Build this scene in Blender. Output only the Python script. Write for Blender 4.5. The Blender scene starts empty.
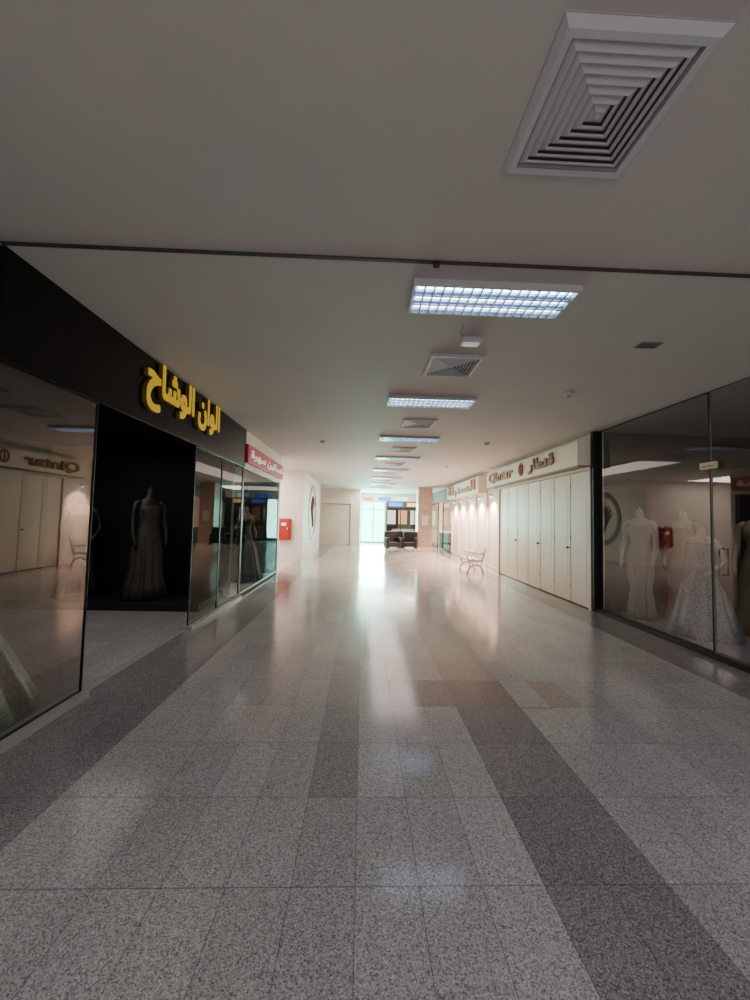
import bpy, math, random
from mathutils import Vector, Matrix, Euler
random.seed(4)
C = bpy.context.scene.collection
H = 3.16

# ---------------------------------------------------------------- materials
def mat(name, col=(.8,.8,.8), rough=.5, metal=0.0, emit=None, es=0.0, spec=.5, noise=0.0, nscale=8.0, bump=0.0):
    m = bpy.data.materials.new(name); m.use_nodes = True
    nt = m.node_tree; b = nt.nodes['Principled BSDF']
    b.inputs['Base Color'].default_value = (*col, 1)
    b.inputs['Roughness'].default_value = rough
    b.inputs['Metallic'].default_value = metal
    b.inputs['Specular IOR Level'].default_value = spec
    if emit:
        b.inputs['Emission Color'].default_value = (*emit, 1)
        b.inputs['Emission Strength'].default_value = es
    tc = nt.nodes.new('ShaderNodeTexCoord')
    n = nt.nodes.new('ShaderNodeTexNoise'); n.inputs['Scale'].default_value = nscale
    n.inputs['Detail'].default_value = 4
    nt.links.new(tc.outputs['Object'], n.inputs['Vector'])
    mx = nt.nodes.new('ShaderNodeMix'); mx.data_type = 'RGBA'
    k = max(noise, .02)
    mx.inputs[6].default_value = (*[c*(1-k) for c in col], 1)
    mx.inputs[7].default_value = (*[min(1, c*(1+k)) for c in col], 1)
    fac = n.outputs['Fac']
    if noise >= .4:
        mr = nt.nodes.new('ShaderNodeMapRange'); mr.inputs['From Min'].default_value=.34; mr.inputs['From Max'].default_value=.66
        nt.links.new(fac, mr.inputs['Value']); fac = mr.outputs[0]
    nt.links.new(fac, mx.inputs[0])
    nt.links.new(mx.outputs[2], b.inputs['Base Color'])
    if bump:
        bp = nt.nodes.new('ShaderNodeBump'); bp.inputs['Strength'].default_value = bump
        bp.inputs['Distance'].default_value = .01
        nt.links.new(n.outputs['Fac'], bp.inputs['Height']); nt.links.new(bp.outputs['Normal'], b.inputs['Normal'])
    return m

def glass(name, tint=(.6,.62,.62), refl=.12, edge=.9):
    m = bpy.data.materials.new(name); m.use_nodes = True
    nt = m.node_tree; nt.nodes.clear()
    o = nt.nodes.new('ShaderNodeOutputMaterial')
    t = nt.nodes.new('ShaderNodeBsdfTransparent'); t.inputs[0].default_value = (*tint, 1)
    g = nt.nodes.new('ShaderNodeBsdfGlossy'); g.inputs['Roughness'].default_value = .015
    g.inputs['Color'].default_value = (.9,.9,.9,1)
    lw = nt.nodes.new('ShaderNodeLayerWeight'); lw.inputs['Blend'].default_value = .5
    pw = nt.nodes.new('ShaderNodeMath'); pw.operation = 'POWER'; pw.inputs[1].default_value = 3.5
    nt.links.new(lw.outputs['Facing'], pw.inputs[0])
    mr = nt.nodes.new('ShaderNodeMapRange')
    mr.inputs['To Min'].default_value = refl; mr.inputs['To Max'].default_value = edge
    nt.links.new(pw.outputs[0], mr.inputs['Value'])
    mx = nt.nodes.new('ShaderNodeMixShader')
    nt.links.new(mr.outputs[0], mx.inputs[0]); nt.links.new(t.outputs[0], mx.inputs[1]); nt.links.new(g.outputs[0], mx.inputs[2])
    nt.links.new(mx.outputs[0], o.inputs[0])
    return m

def floor_mat():
    m = bpy.data.materials.new('granite_tiles'); m.use_nodes = True
    nt = m.node_tree; N = nt.nodes; L = nt.links; b = N['Principled BSDF']
    tc = N.new('ShaderNodeTexCoord'); sp = N.new('ShaderNodeSeparateXYZ'); L.new(tc.outputs['Object'], sp.inputs[0])
    def M(op, a, bb=None, c=None):
        n = N.new('ShaderNodeMath'); n.operation = op
        for i, v in enumerate((a, bb, c)):
            if v is None: continue
            if isinstance(v, (int, float)): n.inputs[i].default_value = v
            else: L.new(v, n.inputs[i])
        return n.outputs[0]
    x, y = sp.outputs[0], sp.outputs[1]
    tx = M('DIVIDE', M('SUBTRACT', x, .005), .265); ty = M('DIVIDE', M('SUBTRACT', y, .13), .5)
    ix, iy = M('FLOOR', tx), M('FLOOR', ty)
    fx, fy = M('FRACT', tx), M('FRACT', ty)
    jx = M('LESS_THAN', M('MULTIPLY', M('MINIMUM', fx, M('SUBTRACT', 1, fx)), .265), .0018)
    jy = M('LESS_THAN', M('MULTIPLY', M('MINIMUM', fy, M('SUBTRACT', 1, fy)), .5), .0022)
    joint = M('MAXIMUM', jx, jy)
    def band(v, a, c): return M('MULTIPLY', M('GREATER_THAN', v, a), M('LESS_THAN', v, c))
    cb = N.new('ShaderNodeCombineXYZ'); L.new(ix, cb.inputs[0]); L.new(iy, cb.inputs[1])
    wn = N.new('ShaderNodeTexWhiteNoise'); L.new(cb.outputs[0], wn.inputs['Vector'])
    A = M('MULTIPLY', band(x, .80, 1.33), M('MULTIPLY_ADD', M('GREATER_THAN', y, 3.63), -.38, .74))
    B = M('MULTIPLY', band(x, -.26, .005), M('MULTIPLY_ADD', band(y, 1.63, 2.13), -.35, .5))
    B = M('MULTIPLY', B, M('MULTIPLY_ADD', M('GREATER_THAN', y, 3.13), -.5, 1))
    B = M('MULTIPLY', B, M('MULTIPLY_ADD', M('LESS_THAN', y, 1.63), -.5, 1))
    Cc = M('MULTIPLY', band(x, -2.3, -1.585), .7); D = M('MULTIPLY', band(x, 3.45, 4.12), .85)  # wall-side bands: dark stone plus shade put into the tile colour
    cross = M('MULTIPLY', M('GREATER_THAN', y, 3.1), band(x, .27, 1.86))
    xb = M('MULTIPLY', band(y, 3.13, 3.63), band(x,.27,1.33))
    cross = M('MULTIPLY', cross, M('MAXIMUM', M('GREATER_THAN', wn.outputs['Value'], .72), xb))
    dark = M('MAXIMUM', M('MAXIMUM', M('MAXIMUM', A, B), M('MAXIMUM', Cc, D)), M('MAXIMUM', M('MULTIPLY', cross, .35), M('MULTIPLY', xb, .5)))
    vo = N.new('ShaderNodeTexVoronoi'); vo.inputs['Scale'].default_value = 210
    L.new(tc.outputs['Object'], vo.inputs['Vector'])
    sc = N.new('ShaderNodeSeparateColor'); L.new(vo.outputs['Color'], sc.inputs[0])
    def ramp(cols):
        r = N.new('ShaderNodeValToRGB'); r.color_ramp.interpolation = 'LINEAR'
        e = r.color_ramp.elements
        e[0].position = cols[0][0]; e[0].color = (*cols[0][1], 1)
        e[1].position = cols[-1][0]; e[1].color = (*cols[-1][1], 1)
        for p, c in cols[1:-1]:
            k = e.new(p); k.color = (*c, 1)
        L.new(sc.outputs[0], r.inputs[0]); return r.outputs[0]
    light = ramp([(0,(.19,.178,.178)),(.3,(.44,.415,.408)),(.7,(.575,.54,.528)),(1,(.78,.74,.725))])
    darkc = ramp([(0,(.08,.073,.075)),(.4,(.20,.181,.184)),(.8,(.27,.246,.248)),(1,(.43,.395,.395))])
    m1 = N.new('ShaderNodeMix'); m1.data_type = 'RGBA'; L.new(dark, m1.inputs[0]); L.new(light, m1.inputs[6]); L.new(darkc, m1.inputs[7])
    no = N.new('ShaderNodeTexNoise'); no.inputs['Scale'].default_value = .8; no.inputs['Detail'].default_value = 5
    L.new(tc.outputs['Object'], no.inputs['Vector'])
    val = M('ADD', M('MULTIPLY_ADD', wn.outputs['Value'], .13, .86), M('MULTIPLY', M('SUBTRACT', no.outputs['Fac'], .5), .3))
    val = M('MULTIPLY', val, M('MULTIPLY_ADD', joint, -.6, 1))
    tint = N.new('ShaderNodeMix'); tint.data_type='RGBA'; L.new(cross, tint.inputs[0])
    tint.inputs[6].default_value=(1,1,1,1); tint.inputs[7].default_value=(1.0,.87,.82,1)
    vt = N.new('ShaderNodeVectorMath'); vt.operation='MULTIPLY'; L.new(m1.outputs[2], vt.inputs[0]); L.new(tint.outputs[2], vt.inputs[1])
    vm = N.new('ShaderNodeVectorMath'); vm.operation = 'SCALE'; L.new(vt.outputs[0], vm.inputs[0]); L.new(val, vm.inputs['Scale'])
    L.new(vm.outputs[0], b.inputs['Base Color'])
    L.new(M('MULTIPLY_ADD', joint, .4, M('MULTIPLY_ADD', wn.outputs['Value'], .05, .115)), b.inputs['Roughness'])
    b.inputs['IOR'].default_value = 1.42
    bp = N.new('ShaderNodeBump'); bp.inputs['Strength'].default_value = .08; bp.inputs['Distance'].default_value = .002
    L.new(M('ADD', M('MULTIPLY', joint, -1), M('MULTIPLY', no.outputs['Fac'], 3)), bp.inputs['Height'])
    L.new(bp.outputs[0], b.inputs['Normal'])
    return m

MF = floor_mat()
M_ceil = mat('ceiling_paint', (.66,.612,.592), .75, noise=.06, nscale=1.5)
M_white = mat('white_paint', (.82,.76,.70), .55, noise=.04, nscale=3)
M_cream = mat('cream_paint', (.74,.68,.58), .5, noise=.05, nscale=3)
M_doorw = mat('white_lacquer', (.84,.77,.66), .4, noise=.03)
M_blackg = mat('black_gloss_panel', (.006,.006,.007), .16, noise=.3, spec=.25)
M_black = mat('black_matte', (.008,.008,.009), .6, noise=.3)
M_dkwall = mat('dark_interior_paint', (.018,.016,.016), .7, noise=.2, spec=.2)
M_dkwall2 = mat('brown_interior_paint', (.045,.04,.036), .7, noise=.2)
M_frame = mat('black_aluminium', (.010,.010,.011), .35, metal=.0, spec=.3)
M_alu = mat('grey_aluminium', (.42,.40,.38), .35, metal=.8)
M_alud = mat('dark_grey_aluminium', (.16,.145,.13), .4, metal=.3)
M_steel = mat('chrome', (.75,.75,.75), .15, metal=1)
M_gold = mat('yellow_letter_acrylic', (.85,.55,.03), .35, emit=(.95,.6,.03), es=.3)
M_goldside = mat('dark_letter_side', (.25,.15,.02), .4)
M_pink = mat('magenta_sign', (.42,.008,.055), .5, emit=(.7,.01,.06), es=.08)
M_wtext = mat('white_letter', (.85,.82,.8), .4, emit=(1,.9,.9), es=.3)
M_brass = mat('bronze_letter', (.28,.13,.035), .4, metal=.0)
M_goldl = mat('brown_gold_letter', (.34,.11,.02), .5, spec=.2)
M_signb = mat('cream_sign_panel', (.74,.66,.53), .45, noise=.05, emit=(1,.85,.62), es=.08)  # faint glow put into the cream to brighten the sign boxes
M_grille = mat('grille_white', (.70,.66,.72), .5)
M_grilled = mat('grille_dark', (.15,.135,.16), .8)
M_lbody = mat('lamp_housing', (.68,.68,.70), .4)
M_louv = mat('louver_aluminium', (.42,.50,.62), .3, metal=.5)
M_tube = mat('tube_emission', (1,1,1), .4, emit=(.72,.86,1.0), es=13.0)
M_refl = mat('lamp_reflector', (.6,.7,.85), .3, emit=(.32,.60,1.0), es=1.3)
M_red = mat('red_enamel', (.40,.008,.008), .35)
M_mann = mat('mannequin_cream', (.45,.38,.32), .4)
M_mannw = mat('mannequin_white', (.60,.58,.54), .35)
M_mannd = mat('mannequin_black', (.025,.025,.025), .4)
M_dblack = mat('black_satin', (.010,.010,.011), .55, noise=.3, nscale=40, spec=.3)
M_dgrey = mat('grey_gold_lace', (.05,.045,.032), .55, noise=.6, nscale=60)
M_dwhite = mat('ivory_fabric', (.46,.41,.36), .7, noise=.15, nscale=12)
M_dbeige = mat('beige_beaded_fabric', (.32,.26,.19), .5, noise=.35, nscale=60, bump=.3)
M_dsilv = mat('silver_sequin_tulle', (.20,.26,.33), .35, metal=.4, noise=.7, nscale=90, bump=.5)
M_tulle = mat('glitter_tulle', (.50,.44,.36), .5, metal=.1, noise=.55, nscale=130, bump=.4)
M_teal = mat('dark_green_satin', (.006,.020,.016), .6, noise=.4, nscale=30, spec=.25)
M_brown = mat('patterned_column_cladding', (.50,.38,.31), .4, noise=.3, nscale=7)
M_shut = mat('cream_shutter', (.80,.74,.64), .5)
M_bench = mat('white_enamel', (.84,.81,.75), .35)
M_leather = mat('black_leather', (.015,.015,.017), .4, noise=.2)
M_blue = mat('blue_sign', (.02,.08,.45), .4, emit=(.05,.25,1), es=2.0)
M_cyan = mat('cyan_sign', (.1,.5,.5), .4, emit=(.2,.9,.85), es=2.0)
M_redsign = mat('red_sign', (.5,.03,.03), .4, emit=(1,.08,.08), es=1.5)
M_litw = mat('lit_display', (.8,.8,.8), .4, emit=(1,.93,.82), es=2.0, noise=.2)
M_lito = mat('lit_orange_display', (.8,.4,.2), .4, emit=(1,.45,.18), es=1.3, noise=.3)
M_gold2 = mat('emblem_gold', (.16,.11,.06), .4)
M_led = mat('lamp_warm_emission', (1,1,1), .4, emit=(1,.82,.6), es=25)
M_day = mat('exterior_daylight', (.6,1,.95), .6, emit=(.22,1,.84), es=11.0, noise=.1)
M_glL = glass('tinted_glass', (.42,.42,.42), .15, 1.0)
M_glL2 = glass('dark_tinted_glass', (.50,.51,.52), .04, .24)
M_glR = glass('clear_glass', (.70,.70,.70), .055, .7)
M_glD = glass('display_glass', (.85,.85,.84), .01, .06)
M_glE = glass('entrance_glass', (.85,.97,.95), .04, .6)

# ---------------------------------------------------------------- mesh builder
class B:
    def __init__(s): s.v=[]; s.f=[]; s.m=[]; s.sm=[]
    def add(s, vs, fs, mi=0, smooth=False):
        o=len(s.v); s.v+= [tuple(v) for v in vs]
        for f in fs: s.f.append([o+i for i in f]); s.m.append(mi); s.sm.append(smooth)
        return s
    def box(s, x0,y0,z0,x1,y1,z1, mi=0):
        return s.add([(x0,y0,z0),(x1,y0,z0),(x1,y1,z0),(x0,y1,z0),(x0,y0,z1),(x1,y0,z1),(x1,y1,z1),(x0,y1,z1)],
            [(0,3,2,1),(4,5,6,7),(0,1,5,4),(1,2,6,5),(2,3,7,6),(3,0,4,7)], mi)
    def loft(s, rings, mi=0, smooth=True, cap=True):
        n=len(rings[0]); vs=[p for r in rings for p in r]; fs=[]
        for i in range(len(rings)-1):
            for j in range(n):
                a=i*n+j; b=i*n+(j+1)%n; fs.append((a,b,b+n,a+n))
        if cap:
            fs.append(tuple(reversed(range(n)))); k=(len(rings)-1)*n; fs.append(tuple(range(k,k+n)))
        return s.add(vs, fs, mi, smooth)
    def tube(s, path, rad, n=10, mi=0):
        P=[Vector(p) for p in path]; R=rad if isinstance(rad,(list,tuple)) else [rad]*len(P)
        rings=[]; up=Vector((0,0,1))
        for i,p in enumerate(P):
            d=(P[min(i+1,len(P)-1)]-P[max(i-1,0)]).normalized()
            a=d.cross(up)
            if a.length<.05: a=d.cross(Vector((0,1,0)))
            a.normalize(); b=a.cross(d)
            rings.append([p+R[i]*(math.cos(t)*a+math.sin(t)*b) for t in [2*math.pi*k/n for k in range(n)]])
        return s.loft(rings, mi)
    def rings(s, prof, n=32, mi=0, fold=0, nf=12, cap=True):
        rs=[]
        for p in prof:
            z,cx,cy,rx,ry=p[:5]; fa=p[5] if len(p)>5 else 0
            r=[]
            for k in range(n):
                t=2*math.pi*k/n
                q=1+fa*(math.sin(nf*t)+.4*math.sin((nf*1.7)//1*t+1))
                r.append((cx+rx*q*math.cos(t), cy+ry*q*math.sin(t), z))
            rs.append(r)
        return s.loft(rs, mi, True, cap)
    def obj(s, name, mats, parent=None, loc=(0,0,0), rot=(0,0,0), bevel=0, label=None):
        me=bpy.data.meshes.new(name); me.from_pydata(s.v,[],s.f)
        for m in (mats if isinstance(mats,(list,tuple)) else [mats]): me.materials.append(m)
        for p,mi,sm in zip(me.polygons,s.m,s.sm): p.material_index=mi; p.use_smooth=sm
        me.update()
        o=bpy.data.objects.new(name, me); C.objects.link(o)
        o.location=loc; o.rotation_euler=rot
        if parent: o.parent=parent
        if bevel:
            b=o.modifiers.new('b','BEVEL'); b.width=bevel; b.segments=2; b.limit_method='ANGLE'
        if label: o['label']=label
        return o

def thing(name, loc, label, cat, group=None, rot=(0,0,0)):
    e=bpy.data.objects.new(name,None); C.objects.link(e); e.location=loc; e.rotation_euler=rot
    e.empty_display_size=.1
    e['label']=label; e['category']=cat
    if group: e['group']=group
    return e

def struct(name, boxes, m):
    b=B()
    for q in boxes: b.box(*q)
    o=b.obj(name, m); o['kind']='structure'; return o

def dup(root, loc, rot=None):
    kids=[o for o in root.children]
    r=root.copy(); C.objects.link(r); r.location=loc
    if rot is not None: r.rotation_euler=rot
    for k in kids:
        c=k.copy(); c.parent=r; C.objects.link(c)
        for g in k.children:
            d=g.copy(); d.parent=c; C.objects.link(d)
    return r

def text(name, s, m, parent, loc, rot, w, h, ext=.02, bold=0.0):
    cu=bpy.data.curves.new(name,'FONT'); cu.body=s; cu.size=1; cu.extrude=.02
    t=bpy.data.objects.new(name,cu); C.objects.link(t)
    bpy.context.view_layer.update()
    dg=bpy.context.evaluated_depsgraph_get()
    m0=bpy.data.meshes.new_from_object(t.evaluated_get(dg))
    bpy.data.objects.remove(t)
    V=[v.co.copy() for v in m0.vertices]; F=[tuple(p.vertices) for p in m0.polygons]
    if not V: print('NO GLYPHS', name); return None
    xs=[v.x for v in V]; ys=[v.y for v in V]
    x0,x1,y0,y1=min(xs),max(xs),min(ys),max(ys)
    base=[Vector(((v.x-(x0+x1)/2)/(x1-x0)*(w-2*bold),(v.y-(y0+y1)/2)/(y1-y0)*(h-2*bold),v.z/.02*ext)) for v in V]
    shifts=[(0,0)] if not bold else [(0,0)]+[(bold*sx,bold*sy) for sx,sy in ((1,1),(1,-1),(-1,1),(-1,-1),(1,0),(-1,0),(0,1),(0,-1))]
    VV=[];FF=[]
    for i,(dx,dy) in enumerate(shifts):
        o=len(VV); VV+=[(p.x+dx,p.y+dy,p.z+(.0002*i if p.z>0 else 0)) for p in base]; FF+=[tuple(o+k for k in f) for f in F]
    me=bpy.data.meshes.new(name); me.from_pydata(VV,[],FF); me.update()
    for q in (m if isinstance(m,(list,tuple)) else [m]): me.materials.append(q)
    for p in me.polygons: p.material_index = 0 if (abs(p.normal.z)>.7 or len(me.materials)==1) else 1
    o=bpy.data.objects.new(name,me); C.objects.link(o); o.parent=parent; o.location=loc; o.rotation_euler=rot
    return o
RL=(math.radians(90),0,math.radians(90)); RR=(math.radians(90),0,math.radians(-90)); RF=(math.radians(90),0,0)

# ---------------------------------------------------------------- setting
struct('floor', [(-7,-4,-.1,8,27,0)], MF)
struct('ceiling', [(-7,-4,H,8,27,H+.15)], M_ceil)
struct('trim_1', [(-2.25,2.275,H-.010,4.12,2.300,H)], mat('joint_strip',(.07,.06,.055),.6))
struct('wall_left', [(-2.45,-4,0,-2.27,.8,H)], M_cream)
struct('wall_right', [(4.12,6.53,0,4.28,17.2,H)], M_white)
struct('wall_left.001', [(-6.0,.6,0,-5.85,7.3,H)], M_dkwall)
struct('wall_left.002', [(-5.85,7.13,0,-2.47,7.25,H)], M_dkwall)
struct('wall_left.003', [(-5.85,.6,0,-2.45,.8,H)], M_dkwall)
struct('wall_left.004', [(-4.2,7.25,0,-4.05,10.35,H)], M_dkwall)
struct('wall_left.005', [(-6,10.3,0,-2.3,10.42,H)], M_cream)
struct('wall_left.006', [(-6.1,10.42,0,-6,13.5,H)], M_cream)
struct('wall_left.007', [(-6,13.4,0,-2.13,18.6,H)], M_white)
struct('wall_left.008', [(-6,21.3,0,-.15,21.5,H)], M_white)
struct('wall_left.011', [(-4.05,10.22,0,-2.32,10.30,2.45)], M_dkwall)
struct('wall_right.001', [(4.28,6.53,0,7.2,6.63,H)], M_dkwall2)
struct('wall_right.002', [(7.2,-1,0,7.35,6.63,H)], M_dkwall2)
struct('wall_right.003', [(4.12,-4,0,4.28,-.9,H)], M_cream)
struct('wall_right.004', [(4.28,17.1,0,7.2,17.2,H)], M_cream)
struct('wall_right.005', [(7.2,17.1,0,7.35,26.6,H)], M_cream)
struct('wall_left.009', [(-.3,21.5,0,-.15,26.2,H)], M_white)
struct('wall_back', [(1.5,26.0,0,7.2,26.2,H)], M_dkwall2)
struct('wall_right.006', [(1.45,24.05,0,1.55,26.0,H)], M_cream)
struct('baseboard_right', [(4.10,11.1,0,4.12,17.2,.1)], M_signb)

# ---------------------------------------------------------------- ceiling fixtures
def lamp():
    t=thing('ceiling_light',(.89,2.64,H),'white louvered fluorescent ceiling light, lit, set in ceiling','ceiling light','fluorescent lights along the ceiling')
    W,D=.585,.185
    b=B()
    for q in [(-W,-D,-.045,W,-D+.02,0),(-W,D-.02,-.045,W,D,0),(-W,-D+.02,-.045,-W+.02,D-.02,0),(W-.02,-D+.02,-.045,W,D-.02,0)]: b.box(*q)
    b.obj('frame',M_lbody,t,bevel=.002)
    b=B().box(-W+.02,-D+.02,-.006,W-.02,D-.02,-.001); b.obj('reflector',M_refl,t)
    for y in (-.11,0,.11):
        B().tube([(-W+.04,y,-.020),(W-.04,y,-.020)],.007,10).obj('lamp_tube',M_tube,t)
    b=B()
    for i in range(1,17):
        x=-W+.02+i*(2*W-.04)/17
        b.box(x-.006,-D+.02,-.045,x+.006,D-.02,-.010)
    for y in (-.055,.055):
        b.box(-W+.02,y-.009,-.046,W-.02,y+.009,-.008)
    for y in (-.14,-.085,-.028,.028,.085,.14):
        b.box(-W+.02,y-.002,-.030,W-.02,y+.002,-.012)
    b.obj('louver',M_louv,t)
    return t
L0=lamp()
lampY=[2.64+2.4*k for k in range(8)]
for k in range(1,8): dup(L0,(.89-.003*k,lampY[k],H))

def vent():
    t=thing('air_diffuser',(.89,1.38,H),'square white four-way ceiling air diffuser with nested louvers','air vent','square diffusers along the ceiling')
    a=.28
    def ring(b,r0,r1,z0,z1,th=.004):
        for k in range(4):
            c,s=math.cos(k*math.pi/2),math.sin(k*math.pi/2)
            def R(x,y,z): return (x*c-y*s,x*s+y*c,z)
            b.add([R(-r0,-r0,z0),R(r0,-r0,z0),R(r1,-r1,z1),R(-r1,-r1,z1),
                   R(-r0,-r0,z0+th),R(r0,-r0,z0+th),R(r1,-r1,z1+th),R(-r1,-r1,z1+th)],
                  [(0,3,2,1),(4,5,6,7),(0,1,5,4),(2,3,7,6),(1,2,6,5),(3,0,4,7)])
    b=B(); ring(b,a,a-.022,-.006,-.028); ring(b,a-.022,a-.05,-.028,-.024); ring(b,a,a-.004,-.006,-.006,.006); ring(b,a-.046,a-.05,-.024,-.024,.020); b.obj('frame',M_grille,t)
    b=B()
    for i in range(7):
        r=.222-.031*i
        ring(b,r,r-.021,-.010,-.026,.002)
        ring(b,r-.021,r-.024,-.026,-.026,.009)
    b.box(-.010,-.010,-.026,.010,.010,-.006)
    b.obj('louver',M_grille,t)
    B().box(-.23,-.23,-.004,.23,.23,-.001).obj('duct_opening',M_grilled,t)
    return t
V0=vent()
for k in range(1,8): dup(V0,(.9,1.46+2.4*k,H))

t=thing('emergency_light',(.93,3.27,H),'small white boxed emergency light fixed to ceiling','emergency light')
B().box(-.09,-.05,-.05,.09,.05,0).obj('housing',M_lbody,t,bevel=.008)
B().box(-.07,-.035,-.058,.07,.035,-.049).obj('lens',M_wtext,t,bevel=.003)
t=thing('hanging_wire',(.78,3.0,H),'thin loose wire hanging from the ceiling','wire')
B().tube([(0,0,0),(.01,0,-.04),(-.01,.01,-.08),(.012,.01,-.11)],.0022,6).obj('cable',M_black,t)
t=thing('junction_clip',(.43,2.29,H-.010),'small dark clip on the ceiling joint strip','cable clip')
B().box(-.02,-.025,-.015,.02,.025,0).obj('clip',M_black,t,bevel=.004)
t=thing('ceiling_vent',(2.56,3.26,H),'small dark rectangular ceiling vent','vent')
b=B()
for i in range(5): b.box(-.09,-.045+i*.02,-.012,.09,-.037+i*.02,-.002)
b.box(-.1,-.055,-.006,.1,.055,0); b.obj('grille',M_alu,t)
def smoke(x,y,i):
    t=thing('smoke_detector',(x,y,H),'round white smoke detector on the ceiling','smoke detector','ceiling smoke detectors')
    B().rings([(-.045,0,0,.025,.025),(-.04,0,0,.045,.045),(-.015,0,0,.055,.055),(0,0,0,.06,.06)],24).obj('housing',M_grille,t)
    B().rings([(-.052,0,0,.012,.012),(-.045,0,0,.018,.018)],16).obj('sensor',M_black,t)
for i,(x,y) in enumerate([(2.55,4.57),(2.55,7.7),(2.5,11.2),(-.9,8.0)]): smoke(x,y,i)

# ---------------------------------------------------------------- mannequins
def mannequin(loc, gown, skin, label, rot=0, flare=.36, z0=0.0, arms='down', scale=1.0, cat='mannequin', sleeve=False):
    t=thing('mannequin',(loc[0],loc[1],z0),label,cat,None,(0,0,rot))
    t.scale=(scale,)*3
    b=B()
    b.rings([(.85,0,0,.12,.09),(.95,0,0,.165,.115),(1.05,0,0,.145,.10),(1.13,0,0,.115,.085),(1.22,0,.0,.125,.095),
             (1.32,0,-.015,.15,.115),(1.40,0,-.005,.155,.10),(1.46,0,0,.15,.08),(1.50,0,.005,.10,.065),(1.53,0,.005,.058,.052),(1.60,0,0,.05,.05),(1.63,0,0,.045,.045)],28)
    for s in (-1,1):
        if arms=='down': P=[(.13*s,0,1.455),(.185*s,0,1.42),(.205*s,.01,1.30),(.225*s,.0,1.14),(.235*s,-.05,1.0),(.225*s,-.09,.88),(.215*s,-.10,.83),(.21*s,-.11,.75)]
        else: P=[(.13*s,0,1.455),(.185*s,0,1.42),(.22*s,.02,1.30),(.27*s,.03,1.16),(.23*s,-.06,1.06),(.17*s,-.13,.99),(.15*s,-.15,.96),(.12*s,-.17,.92)]
        b.tube(P,[.045,.05,.043,.035,.034,.026,.03,.012],12)
    b.obj('body',skin,t)
    b=B()
    f=flare
    prof=[(.02,0,.03,f,f,.05),(.2,0,.025,f*.88,f*.88,.055),(.45,0,.015,f*.72,f*.70,.05),(.7,0,.0,f*.35+.12,f*.3+.10,.035),(.92,0,0,.178,.128,.012),(1.05,0,0,.153,.108,.0),
          (1.13,0,0,.122,.092),(1.22,0,0,.132,.102),(1.31,0,-.015,.158,.122),(1.38,0,-.008,.160,.110),(1.40,0,-.005,.15,.10)]
    b.rings(prof,96,nf=14)
    b.obj('dress',gown,t)
    b=B()
    for s in (-1,1):
        b.tube([(.09*s,-.085,1.37),(.095*s,-.06,1.45),(.09*s,0,1.49),(.09*s,.06,1.45),(.08*s,.085,1.38)],.009,8)
        if sleeve: b.tube([(.14*s,0,1.46),(.19*s,0,1.42),(.215*s,.01,1.30),(.235*s,0,1.17)],[.05,.062,.058,.055],12)
    b.obj('strap',gown,t)
    B().rings([(0,0,0,.16,.16),(.012,0,0,.16,.16),(.02,0,0,.02,.02),(.3,0,0,.015,.015)],24).obj('stand',M_steel,t)
    B().rings([(1.63,0,0,.047,.047),(1.65,0,0,.04,.04),(1.66,0,0,.012,.012),(1.69,0,0,.01,.01)],16).obj('neck_cap',skin,t)
    return t
# black-fronted boutique
mannequin((-3.60,6.45),M_dgrey,M_mannd,'headless mannequin in grey-gold lace evening gown inside boutique',.9,.30,.12,scale=1.10)
mannequin((-4.75,6.5),M_dblack,M_mannd,'headless mannequin in black gown inside boutique',.7,.34,.12,'bent')
mannequin((-3.08,2.72),M_tulle,M_mann,'mannequin in wide pale glittering tulle gown behind glass',1.2,.68)
t=thing('display_platform',(-4.0,6.55,0),'low dark display platform under the mannequins','platform')
B().box(-1.5,-.5,0,1.45,.55,.12).obj('deck',M_black,t,bevel=.01)
# second boutique
mannequin((-2.80,9.1),M_teal,M_mannd,'headless mannequin in dark green-black flared gown in window',1.0,.42,.0,'bent',1.05)
mannequin((-3.4,8.2),M_dblack,M_mannd,'headless mannequin in black gown with bare shoulders',1.0,.34)
# right boutique
mannequin((4.58,6.08),M_dwhite,M_mannw,'pale headless mannequin in slim ivory dress behind glass',-1.1,.19,scale=1.08)
mannequin((5.25,6.0),M_dbeige,M_mann,'cream mannequin in draped beige gown behind glass',-1.2,.26,scale=1.06,sleeve=True)
mannequin((4.76,5.15),M_dsilv,M_mann,'mannequin in silver-blue sequin gown with flared skirt',-1.2,.44,arms='bent',scale=.92)
mannequin((5.66,5.20),M_dbeige,M_mann,'cream mannequin in beige beaded gown beside shop door',-1.2,.26,scale=1.08)

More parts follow.
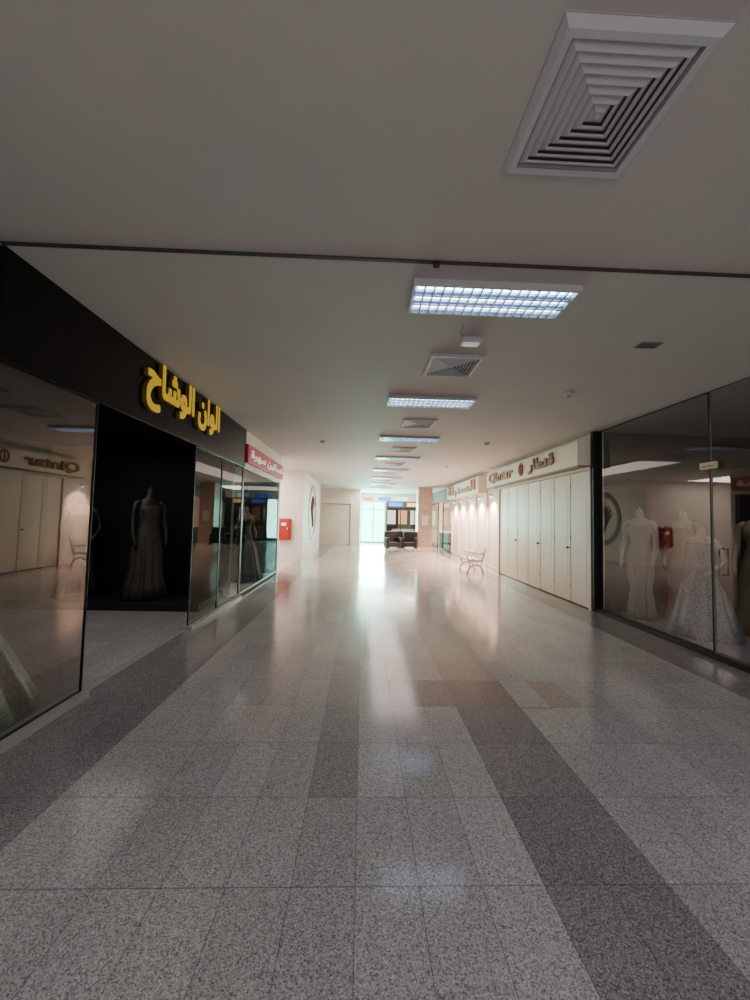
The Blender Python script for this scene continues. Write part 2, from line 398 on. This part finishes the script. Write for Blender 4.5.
# ---------------------------------------------------------------- left shopfront
t=thing('shop_fascia',(-2.25,2.31,2.45),'glossy black shop fascia with yellow Arabic lettering','shop sign')
B().box(-.20,0,0,0,4.84,.71).obj('panel',M_blackg,t,bevel=.004)
text('lettering','\uFEA1\uFE8E\uFEB7\uFEEE\uFEDF\uFE8D \uFEE5\uFE8D\uFEEE\uFEDF\uFE8D',[M_gold,M_goldside],t,(.022,2.44,.42),RL,1.92,.56,.02,.019)
def pane(name,x,y0,y1,z0,z1,gl,fr,label,cat,fw=.03,d=.03,door=False):
    t=thing(name,(x,y0,z0),label,cat)
    h=z1-z0; w=y1-y0
    rh=.05 if fw>=.03 else fw
    zb=rh if not door else .07
    b=B()
    b.box(-d,0,0,d,fw,h); b.box(-d,w-fw,0,d,w,h); b.box(-d,fw,0,d,w-fw,zb); b.box(-d,fw,h-rh,d,w-fw,h)
    b.obj('frame',fr,t,bevel=.002)
    B().add([(0,fw,zb),(0,w-fw,zb),(0,w-fw,h-rh),(0,fw,h-rh)],[(0,1,2,3)]).obj('glass_pane',gl,t)
    if door:
        yy=w-.13 if door=='far' else .11
        b=B()
        for sx in (-1,1):
            b.tube([(.005*sx,yy,.95),(.05*sx,yy,.95),(.05*sx,yy,1.25),(.005*sx,yy,1.25)],.009,10)
        b.obj('handle',M_steel,t)
    return t
pane('shop_window',-2.29,.85,3.24,.05,2.45,M_glL,M_frame,'tinted display window with thin edge, reflecting corridor','shop window',.010,.010)
pane('shop_window',-2.29,5.12,6.09,.05,2.45,M_glL2,M_frame,'narrow dark tinted glass panel beside entrance','shop window',.012,.010)
pane('shop_window',-2.29,6.10,7.12,.05,2.45,M_glL2,M_frame,'tall dark tinted glass panel next to partition','shop window',.010,.010)
struct('trim_2',[(-2.36,.82,0,-2.22,3.25,.05)],mat('sill_stone',(.40,.38,.36),.3))
struct('trim_3',[(-2.36,5.1,0,-2.22,7.13,.05)],bpy.data.materials['sill_stone'])
struct('ceiling.001',[(-5.85,.8,2.75,-2.46,7.13,2.8)],M_dkwall)

t=thing('shop_fascia',(-2.265,7.18,2.54),'magenta shop sign with white Arabic lettering','shop sign')
B().box(0,0,0,.05,3.12,.36).obj('panel',M_pink,t,bevel=.005)
text('lettering','\uFE93\uFEAE\uFEEC\uFEB3 \uFEE6\uFEF4\uFE97\uFE8E\uFEB4\uFED3',M_wtext,t,(.06,1.56,.18),RL,2.8,.22,.008,.008)
struct('wall_left.010',[(-2.43,7.18,2.45,-2.27,10.3,H)],M_white)
pane('shop_window',-2.30,7.2,10.2,.05,2.45,M_glD,M_alu,'wide clear display window with slim silver edge','shop window',.015,.012)

t=thing('fire_hose_cabinet',(-2.76,13.4,.72),'red enamel fire hose cabinet on white wall','fire cabinet')
B().box(-.22,-.16,0,.22,0,.75).obj('body',M_red,t,bevel=.01)
B().box(-.19,-.175,.03,.19,-.16,.72).obj('door',M_red,t,bevel=.006)
B().box(.12,-.19,.36,.15,-.175,.44).obj('handle',M_steel,t)
B().box(-.08,-.177,.5,.08,-.1755,.6).obj('label_plate',M_wtext,t)

t=thing('wall_emblem',(-2.125,15.9,1.75),'round brown ring emblem with leaf motif on white wall','wall emblem')
b=B()
rs=[]
for k in range(48):
    a=2*math.pi*k/48
    rs.append([(0,math.cos(a)*r,math.sin(a)*r) if q==0 else (.02,math.cos(a)*r,math.sin(a)*r) for r,q in ((1.15,0),(1.15,1),(.93,1),(.93,0))])
rs.append(rs[0]); b.loft(rs,0,False,False)
for k in range(9):
    a=math.pi/2+(k-4)*.3
    b.tube([(.012,0,-.60),(.012,math.cos(a)*.36,-.1+math.sin(a)*.28),(.012,math.cos(a)*.70,-.05+math.sin(a)*.75)],[.05,.08,.01],8)
b.obj('ring',M_gold2,t)

def shutter(loc,w,h,label):
    t=thing('roller_shutter',loc,label,'roller shutter')
    b=B(); n=int(h/.11)
    for i in range(n):
        z=i*.11; b.add([(0,0,z),(w,0,z),(w,-.02,z+.03),(0,-.02,z+.03),(w,-.02,z+.08),(0,-.02,z+.08),(w,0,z+.11),(0,0,z+.11)],[(0,1,2,3),(3,2,4,5),(5,4,6,7)])
    b.obj('slats',M_shut,t)
    B().box(-.06,-.05,0,0,.0,h).obj('guide_rail',M_alu,t)
    B().box(w,-.05,0,w+.06,0,h).obj('guide_rail',M_alu,t)
    B().box(-.06,-.18,h,w+.06,0,h+.28).obj('shutter_housing',M_white,t,bevel=.01)
shutter((-2.50,21.28,0),1.75,2.35,'closed cream roller shutter under boxed housing')

t=thing('entrance_glazing',(-.14,24.0,0),'bright glazed mall entrance with slim frames','glass entrance')
b=B(); W=1.6; hh=2.6
for x in (0,.77,W-.06): b.box(x,-.03,0,x+.06,.03,hh)
b.box(.06,-.03,0,.77,.03,.09); b.box(.83,-.03,0,W-.06,.03,.09)
b.box(0,-.03,hh,W,.03,hh+.08); b.box(.06,-.025,2.1,.77,.025,2.15); b.box(.83,-.025,2.1,W-.06,.025,2.15)
b.obj('frame',M_alu,t)
B().add([(.03,0,.06),(W-.03,0,.06),(W-.03,0,hh),(.03,0,hh)],[(0,1,2,3)]).obj('glass_pane',M_glE,t)
for x in (.70,.90): B().tube([(x,-.01,.9),(x,-.07,.9),(x,-.07,1.4),(x,-.01,1.4)],.015,8).obj('handle',M_steel,t)
struct('wall_far',[(-.15,23.95,2.68,7.2,24.1,H),(4.18,23.95,0,7.2,24.1,2.68)],M_cream)
struct('daylight_panel',[(-.15,26.0,0,1.5,26.1,2.9)],M_day)  # glowing panel behind the entrance glass, stands in for outdoor daylight
t=thing('shop_window',(1.50,24.0,0),'dim shopfront window with slim frames near entrance','shop window')
b=B(); W=2.66
for x in (0,.88,1.76,W-.06): b.box(x,-.03,0,x+.06,.03,2.2)
b.box(0.06,-.03,0,.88,.03,.12);b.box(.94,-.03,0,1.76,.03,.12);b.box(1.82,-.03,0,W-.06,.03,.12)
b.box(0,-.03,2.2,W,.03,2.28); b.obj('frame',M_frame,t)
B().add([(.03,0,.06),(W-.03,0,.06),(W-.03,0,2.2),(.03,0,2.2)],[(0,1,2,3)]).obj('glass_pane',M_glR,t)
t=thing('shop_fascia',(1.50,23.90,2.28),'dark lit fascia with blue and orange panels above dim shop','shop sign')
B().box(0,0,0,2.66,.05,.40).obj('panel',M_dkwall2,t)
B().box(.15,-.02,.08,1.0,-.001,.32).obj('lettering_panel',M_blue,t)
B().box(1.3,-.02,.08,2.1,-.001,.32).obj('lettering_panel',M_lito,t)
t=thing('display_counter',(2.9,25.2,0),'pale shop counter behind glass','counter')
B().box(-.9,-.25,0,.9,.25,.9).obj('body',M_cream,t,bevel=.02)
B().box(-.93,-.28,.9,.93,.28,.95).obj('worktop',M_dkwall2,t,bevel=.01)
for x,m,lb in ((1.95,M_litw,'white'),(2.75,M_lito,'orange'),(3.6,M_litw,'white')):
    t=thing('lit_poster',(x,25.97,1.2),'backlit '+lb+' poster box on shop wall','poster')
    B().box(-.3,-.05,0,.3,0,.95).obj('face',m,t,bevel=.01)
    B().box(-.33,-.04,-.03,.33,.0,-.001).obj('frame',M_frame,t)
def hsign(loc,w,h,m,label):
    t=thing('illuminated_sign',loc,label,'shop sign')
    B().box(-w,-.04,0,w,.04,h).obj('panel',m,t,bevel=.01)
    for x in (-w*.6,w*.6): B().box(x-.01,-.02,h,x+.01,.02,H-loc[2]).obj('hanger',M_alu,t)
hsign((1.25,22.0,2.60),.38,.22,M_blue,'small glowing blue shop sign hung from ceiling')
hsign((2.25,21.6,2.62),.30,.20,M_cyan,'glowing cyan shop sign hung from ceiling')
hsign((.3,22.9,2.65),.3,.2,M_redsign,'small red lit sign hung from ceiling')

def chair():
    t=thing('armchair',(1.45,18.0,0),'black leather armchair on the corridor floor','armchair','black armchairs near the entrance')
    B().box(-.3,-.28,.22,.3,.3,.45).obj('seat',M_leather,t,bevel=.04)
    B().box(-.34,.24,.2,.34,.42,.95).obj('backrest',M_leather,t,bevel=.05)
    for s in (-1,1):
        B().box(.3*s-.07,-.3,.15,.3*s+.07,.3,.66).obj('armrest',M_leather,t,bevel=.03)
    for sx in (-1,1):
        for sy in (-.24,.34): B().rings([(0,.29*sx,sy,.02,.02),(.2,.29*sx,sy,.025,.025)],12).obj('leg',M_steel,t)
    return t
c0=chair(); c0.rotation_euler=(0,0,.2)
dup(c0,(2.30,18.2,0),(0,0,-.25)); dup(c0,(1.95,19.6,0),(0,0,2.6)); 

t=thing('column',(3.10,19.0,0),'square column clad in mottled patterned stone with pale poster','column')
B().box(-.36,-.36,0,.36,.36,H).obj('shaft',M_brown,t,bevel=.01)
B().box(-.40,-.40,0,.40,.40,.15).obj('plinth',M_signb,t,bevel=.01)
B().box(-.16,-.375,1.25,.16,-.36,1.75).obj('poster',M_white,t)

t=thing('display_counter',(4.7,20.3,0),'dark shop counter with pale top','counter')
B().box(-.3,-1.2,0,.3,1.2,.85).obj('body',M_dkwall2,t,bevel=.02)
B().box(-.33,-1.23,.85,.33,1.23,.9).obj('worktop',M_cream,t,bevel=.01)
t=thing('shop_fascia',(4.1,17.3,2.5),'dark shop fascia panel near the entrance','shop sign')
B().box(0,0,0,.15,6.5,.6).obj('panel',M_dkwall2,t,bevel=.01)
pane('shop_window',4.16,17.3,19.4,.02,2.5,M_glR,M_frame,'clear shop window in dark frame near entrance','shop window')
pane('shop_window',4.16,20.6,23.8,.02,2.5,M_glR,M_frame,'long clear shop window in dark frame','shop window')
t=thing('display_shelf',(5.5,19.2,0),'dark open shelving unit','shelf')
b=B()
for z in (0.05,.5,.95,1.4,1.85): b.box(-.2,-.9,z,.2,.9,z+.03)
b.box(-.2,-.93,0,.2,-.9,1.95); b.box(-.2,.9,0,.2,.93,1.95); b.obj('frame',M_dkwall2,t)

# ---------------------------------------------------------------- right side folding doors
t=thing('folding_door',(4.06,6.6,0),'tall plain cream-white folding door closing a shop','folding door')
n=7; wl=4.4/n
for i in range(n):
    b=B(); w=wl-.022
    b.box(0,0,.02,.035,w,2.48)
    b.box(-.003,.10,.18,0,w-.10,2.34)
    lf=b.obj('leaf',M_doorw,t,(0,i*wl,0),bevel=.003)
    if i in (1,3,5):
        B().tube([(-.0,.05,1.05),(-.02,.05,1.05),(-.03,.05,1.05),(-.05,.05,1.05)],[.012,.012,.026,.022],12).obj('knob',M_frame,lf)
    b=B()
    for z in (.3,1.2,2.2): b.tube([(-.004,-.008,z),(-.004,-.008,z+.08)],.007,8)
    b.obj('hinge',M_alu,lf)
B().box(.036,0,0,.04,4.40,2.5).obj('backing',M_black,t)
struct('trim_4',[(4.03,6.53,0,4.12,6.59,2.5),(4.03,11.01,0,4.12,11.09,2.5),(4.02,6.53,2.49,4.12,11.09,2.54)],M_white)

t=thing('shop_fascia',(3.82,6.56,2.56),'cream projecting shop sign box with bronze lettering and emblem','shop sign')
B().box(0,0,0,.29,4.95,.45).obj('panel',M_signb,t,bevel=.012)
B().box(-.012,-.005,-.02,.29,4.955,.0).obj('lower_edge',M_brass,t)
text('lettering','Qintar',M_brass,t,(-.016,3.80,.23),RR,1.8,.33,.014,.014)
text('lettering','\uFEAD\uFE8E\uFEC4\uFEE8\uFED7',M_brass,t,(-.016,1.4,.23),RR,1.15,.33,.014,.015)
b=B(); b.tube([(-.01,2.40+.11*math.cos(a),.24+.14*math.sin(a)) for a in [2*math.pi*k/20 for k in range(21)]],.020,8)
b.tube([(-.01,2.40,.08),(-.01,2.40,.41)],.016,8)
b.obj('logo',M_brass,t)
t=thing('shop_fascia',(3.80,12.3,2.46),'cream sign box with brown gold Arabic lettering','shop sign')
B().box(0,0,0,.31,4.7,.56).obj('panel',M_signb,t,bevel=.01)
text('lettering','\uFE94\uFEE0\uFE92\uFEE8\uFEB4\uFEDF\uFE8D',M_goldl,t,(-.016,2.35,.28),RR,4.1,.48,.015,.022)

for i,y in enumerate((11.7,12.9,14.1,15.3,16.5)):
    t=thing('wall_light',(4.02,y,2.40),'small warm downlight washing the white wall','wall light','warm downlights on the white wall')
    B().rings([(-.10,0,0,.05,.05),(0,0,0,.05,.05)],20).tube([(0,0,-.03),(.1,0,-.03)],.012,8).obj('housing',M_doorw,t)
    B().rings([(-.104,0,0,.036,.036),(-.1005,0,0,.036,.036)],16).obj('lens',M_led,t)
    l=bpy.data.lights.new('washer','SPOT'); l.energy=620; l.color=(1,.58,.40); l.spot_size=2.35; l.spot_blend=.9; l.shadow_soft_size=.04
    o=bpy.data.objects.new('washer',l); C.objects.link(o); o.location=(-.08,0,-.12); o.rotation_euler=(0,math.radians(10),0); o.parent=t
struct('trim_5',[(4.07,y-.04,.1,4.12,y+.04,2.45) for y in (12.3,13.5,14.7,15.9,17.1)],M_white)

# bench
t=thing('bench',(3.30,10.75,0),'white cast-iron park bench with slatted seat','bench')
t.scale=(.9,.75,.92)
for y in (0.04,1.16):
    b=B()
    b.tube([(-.30,y,0),(-.27,y,.12),(-.20,y,.22),(-.24,y,.34),(-.26,y,.43)],.032,8)
    b.tube([(.22,y,0),(.20,y,.12),(.12,y,.24),(.18,y,.40),(.24,y,.6),(.30,y,.84)],.032,8)
    b.tube([(-.20,y,.22),(-.05,y,.30),(.12,y,.24)],.024,8)
    b.tube([(-.26,y,.42),(0,y,.40),(.18,y,.41)],.028,8)
    b.tube([(-.26,y,.43),(-.31,y,.54),(-.28,y,.63),(-.20,y,.67),(-.05,y,.66),(.1,y,.62),(.25,y,.66)],.028,8)
    b.tube([(-.08+.08*math.cos(a),y,.53+.08*math.sin(a)) for a in [k*.6 for k in range(11)]],.016,6)
    b.tube([(.09+.05*math.cos(a),y,.51+.05*math.sin(a)) for a in [k*.6 for k in range(11)]],.014,6)
    b.obj('leg',M_bench,t)
b=B()
for i in range(6): x=-.25+i*.078; b.box(x,0,.435-.004*i,x+.062,1.2,.465-.004*i)
b.obj('seat',M_bench,t,bevel=.004)
b=B()
for i in range(5):
    z=.50+i*.070; x=.185+(z-.45)*.27; b.box(x,0,z,x+.026,1.2,z+.058)
b.obj('backrest',M_bench,t,bevel=.004)

# ---------------------------------------------------------------- right glass boutique
pane('shop_window',4.12,4.31,6.45,.06,H-.02,M_glR,M_frame,'large clear display window in black frame with gowns','shop window',.012,.006)
pane('glass_door',4.12,3.2,4.30,.02,H-.02,M_glR,M_alud,'tall glass shop door with thin metal edge','glass door',.012,.006,door='far')
pane('shop_window',4.12,-.9,3.18,.06,H-.02,M_glR,M_frame,'long clear display window in black frame','shop window',.03)
struct('trim_6',[(4.06,-.9,0,4.18,6.44,.06)],M_frame)
struct('trim_7',[(4.04,6.45,0,4.2,6.53,H)],M_black)
t=thing('label_box',(4.08,4.29,2.20),'small white label box with orange stripe on glass','label box')  # small label box stuck on the glass, no closing arm
B().box(-.02,-.1,0,.02,.1,.08).obj('housing',M_doorw,t,bevel=.006)
B().box(-.025,-.08,.02,-.02,.08,.04).obj('stripe',mat('orange',(.8,.25,.05),.4),t)
t=thing('clothes_rail',(6.4,4.2,0),'chrome clothes rail with hanging pale dresses','clothes rail')
b=B()
for y in (-.9,.9): b.tube([(0,y,0),(0,y,1.7)],.015,8)
b.tube([(0,-.9,1.7),(0,.9,1.7)],.015,8); b.obj('rail',M_steel,t)
for i in range(9):
    b=B(); y=-.8+i*.2
    b.rings([(.35,0,y,.26,.07,.1),(.8,0,y,.2,.05,.08),(1.2,0,y,.15,.04),(1.5,0,y,.19,.03),(1.6,0,y,.04,.015),(1.7,0,y,.006,.006)],32,nf=7)
    b.obj('dress',random.choice([M_dwhite,M_dsilv,M_dbeige,M_dgrey]),t)

# ---------------------------------------------------------------- lights
def area(loc,rot,sx,sy,e,col,name='lamp'):
    l=bpy.data.lights.new(name,'AREA'); l.shape='RECTANGLE'; l.size=sx; l.size_y=sy; l.energy=e; l.color=col
    o=bpy.data.objects.new(name,l); C.objects.link(o); o.location=loc; o.rotation_euler=rot; return o
area((.66,23.8,1.4),(math.radians(-90),0,0),1.5,2.4,950,(.40,1,.84),'daylight')
area((1.6,21.5,H-.05),(0,0,0),3.5,3,430,(1,.82,.70),'concourse_fill')  # added overhead fill to make the far end bright
area((5.6,20.3,H-.05),(0,0,0),2,4,460,(1,.64,.48),'shop_lamp')
area((3.0,25.1,H-.05),(0,0,0),2,1.2,30,(1,.9,.8),'shop_lamp')
area((-4.2,11.9,H-.05),(0,0,0),2,2,230,(1,.86,.76),'passage_fill')  # unseen fill in the side passage, strengthened to brighten the mid ceiling
area((.9,13.5,H-.06),(0,0,0),1.1,9,130,(1,.80,.70),'corridor_fill')  # added fill without a fixture, warms the mid corridor floor
area((.9,-2.2,H-.06),(0,0,0),5,3,75,(.96,.95,1),'corridor_fill')  # unseen fill behind the camera, added to brighten the near floor
area((5.6,4.2,H-.05),(0,0,0),1.5,3,10,(.95,.95,1),'boutique_lamp')
area((-3.9,4.0,2.7),(0,0,0),1.5,4.5,24,(.98,.95,.92),'boutique_lamp')
area((-3.2,8.8,3.0),(0,0,0),1.0,2,9,(1,.92,.85),'boutique_lamp')
w=bpy.data.worlds.new('w'); bpy.context.scene.world=w; w.use_nodes=True
w.node_tree.nodes['Background'].inputs[0].default_value=(.88,.84,.88,1)
w.node_tree.nodes['Background'].inputs[1].default_value=.85

# ---------------------------------------------------------------- camera
cam=bpy.data.cameras.new('camera'); co=bpy.data.objects.new('camera',cam); C.objects.link(co)
cam.sensor_fit='VERTICAL'; cam.sensor_height=36; cam.lens=36*.375; cam.clip_start=.05
yaw,pitch,roll=math.radians(-1.78),math.radians(2.9),math.radians(1.3)
R=Matrix.Rotation(yaw,4,'Z')@Matrix.Rotation(math.radians(90)+pitch,4,'X')@Matrix.Rotation(roll,4,'Z')
co.matrix_world=Matrix.Translation((0,0,1.52))@R
bpy.context.scene.camera=co
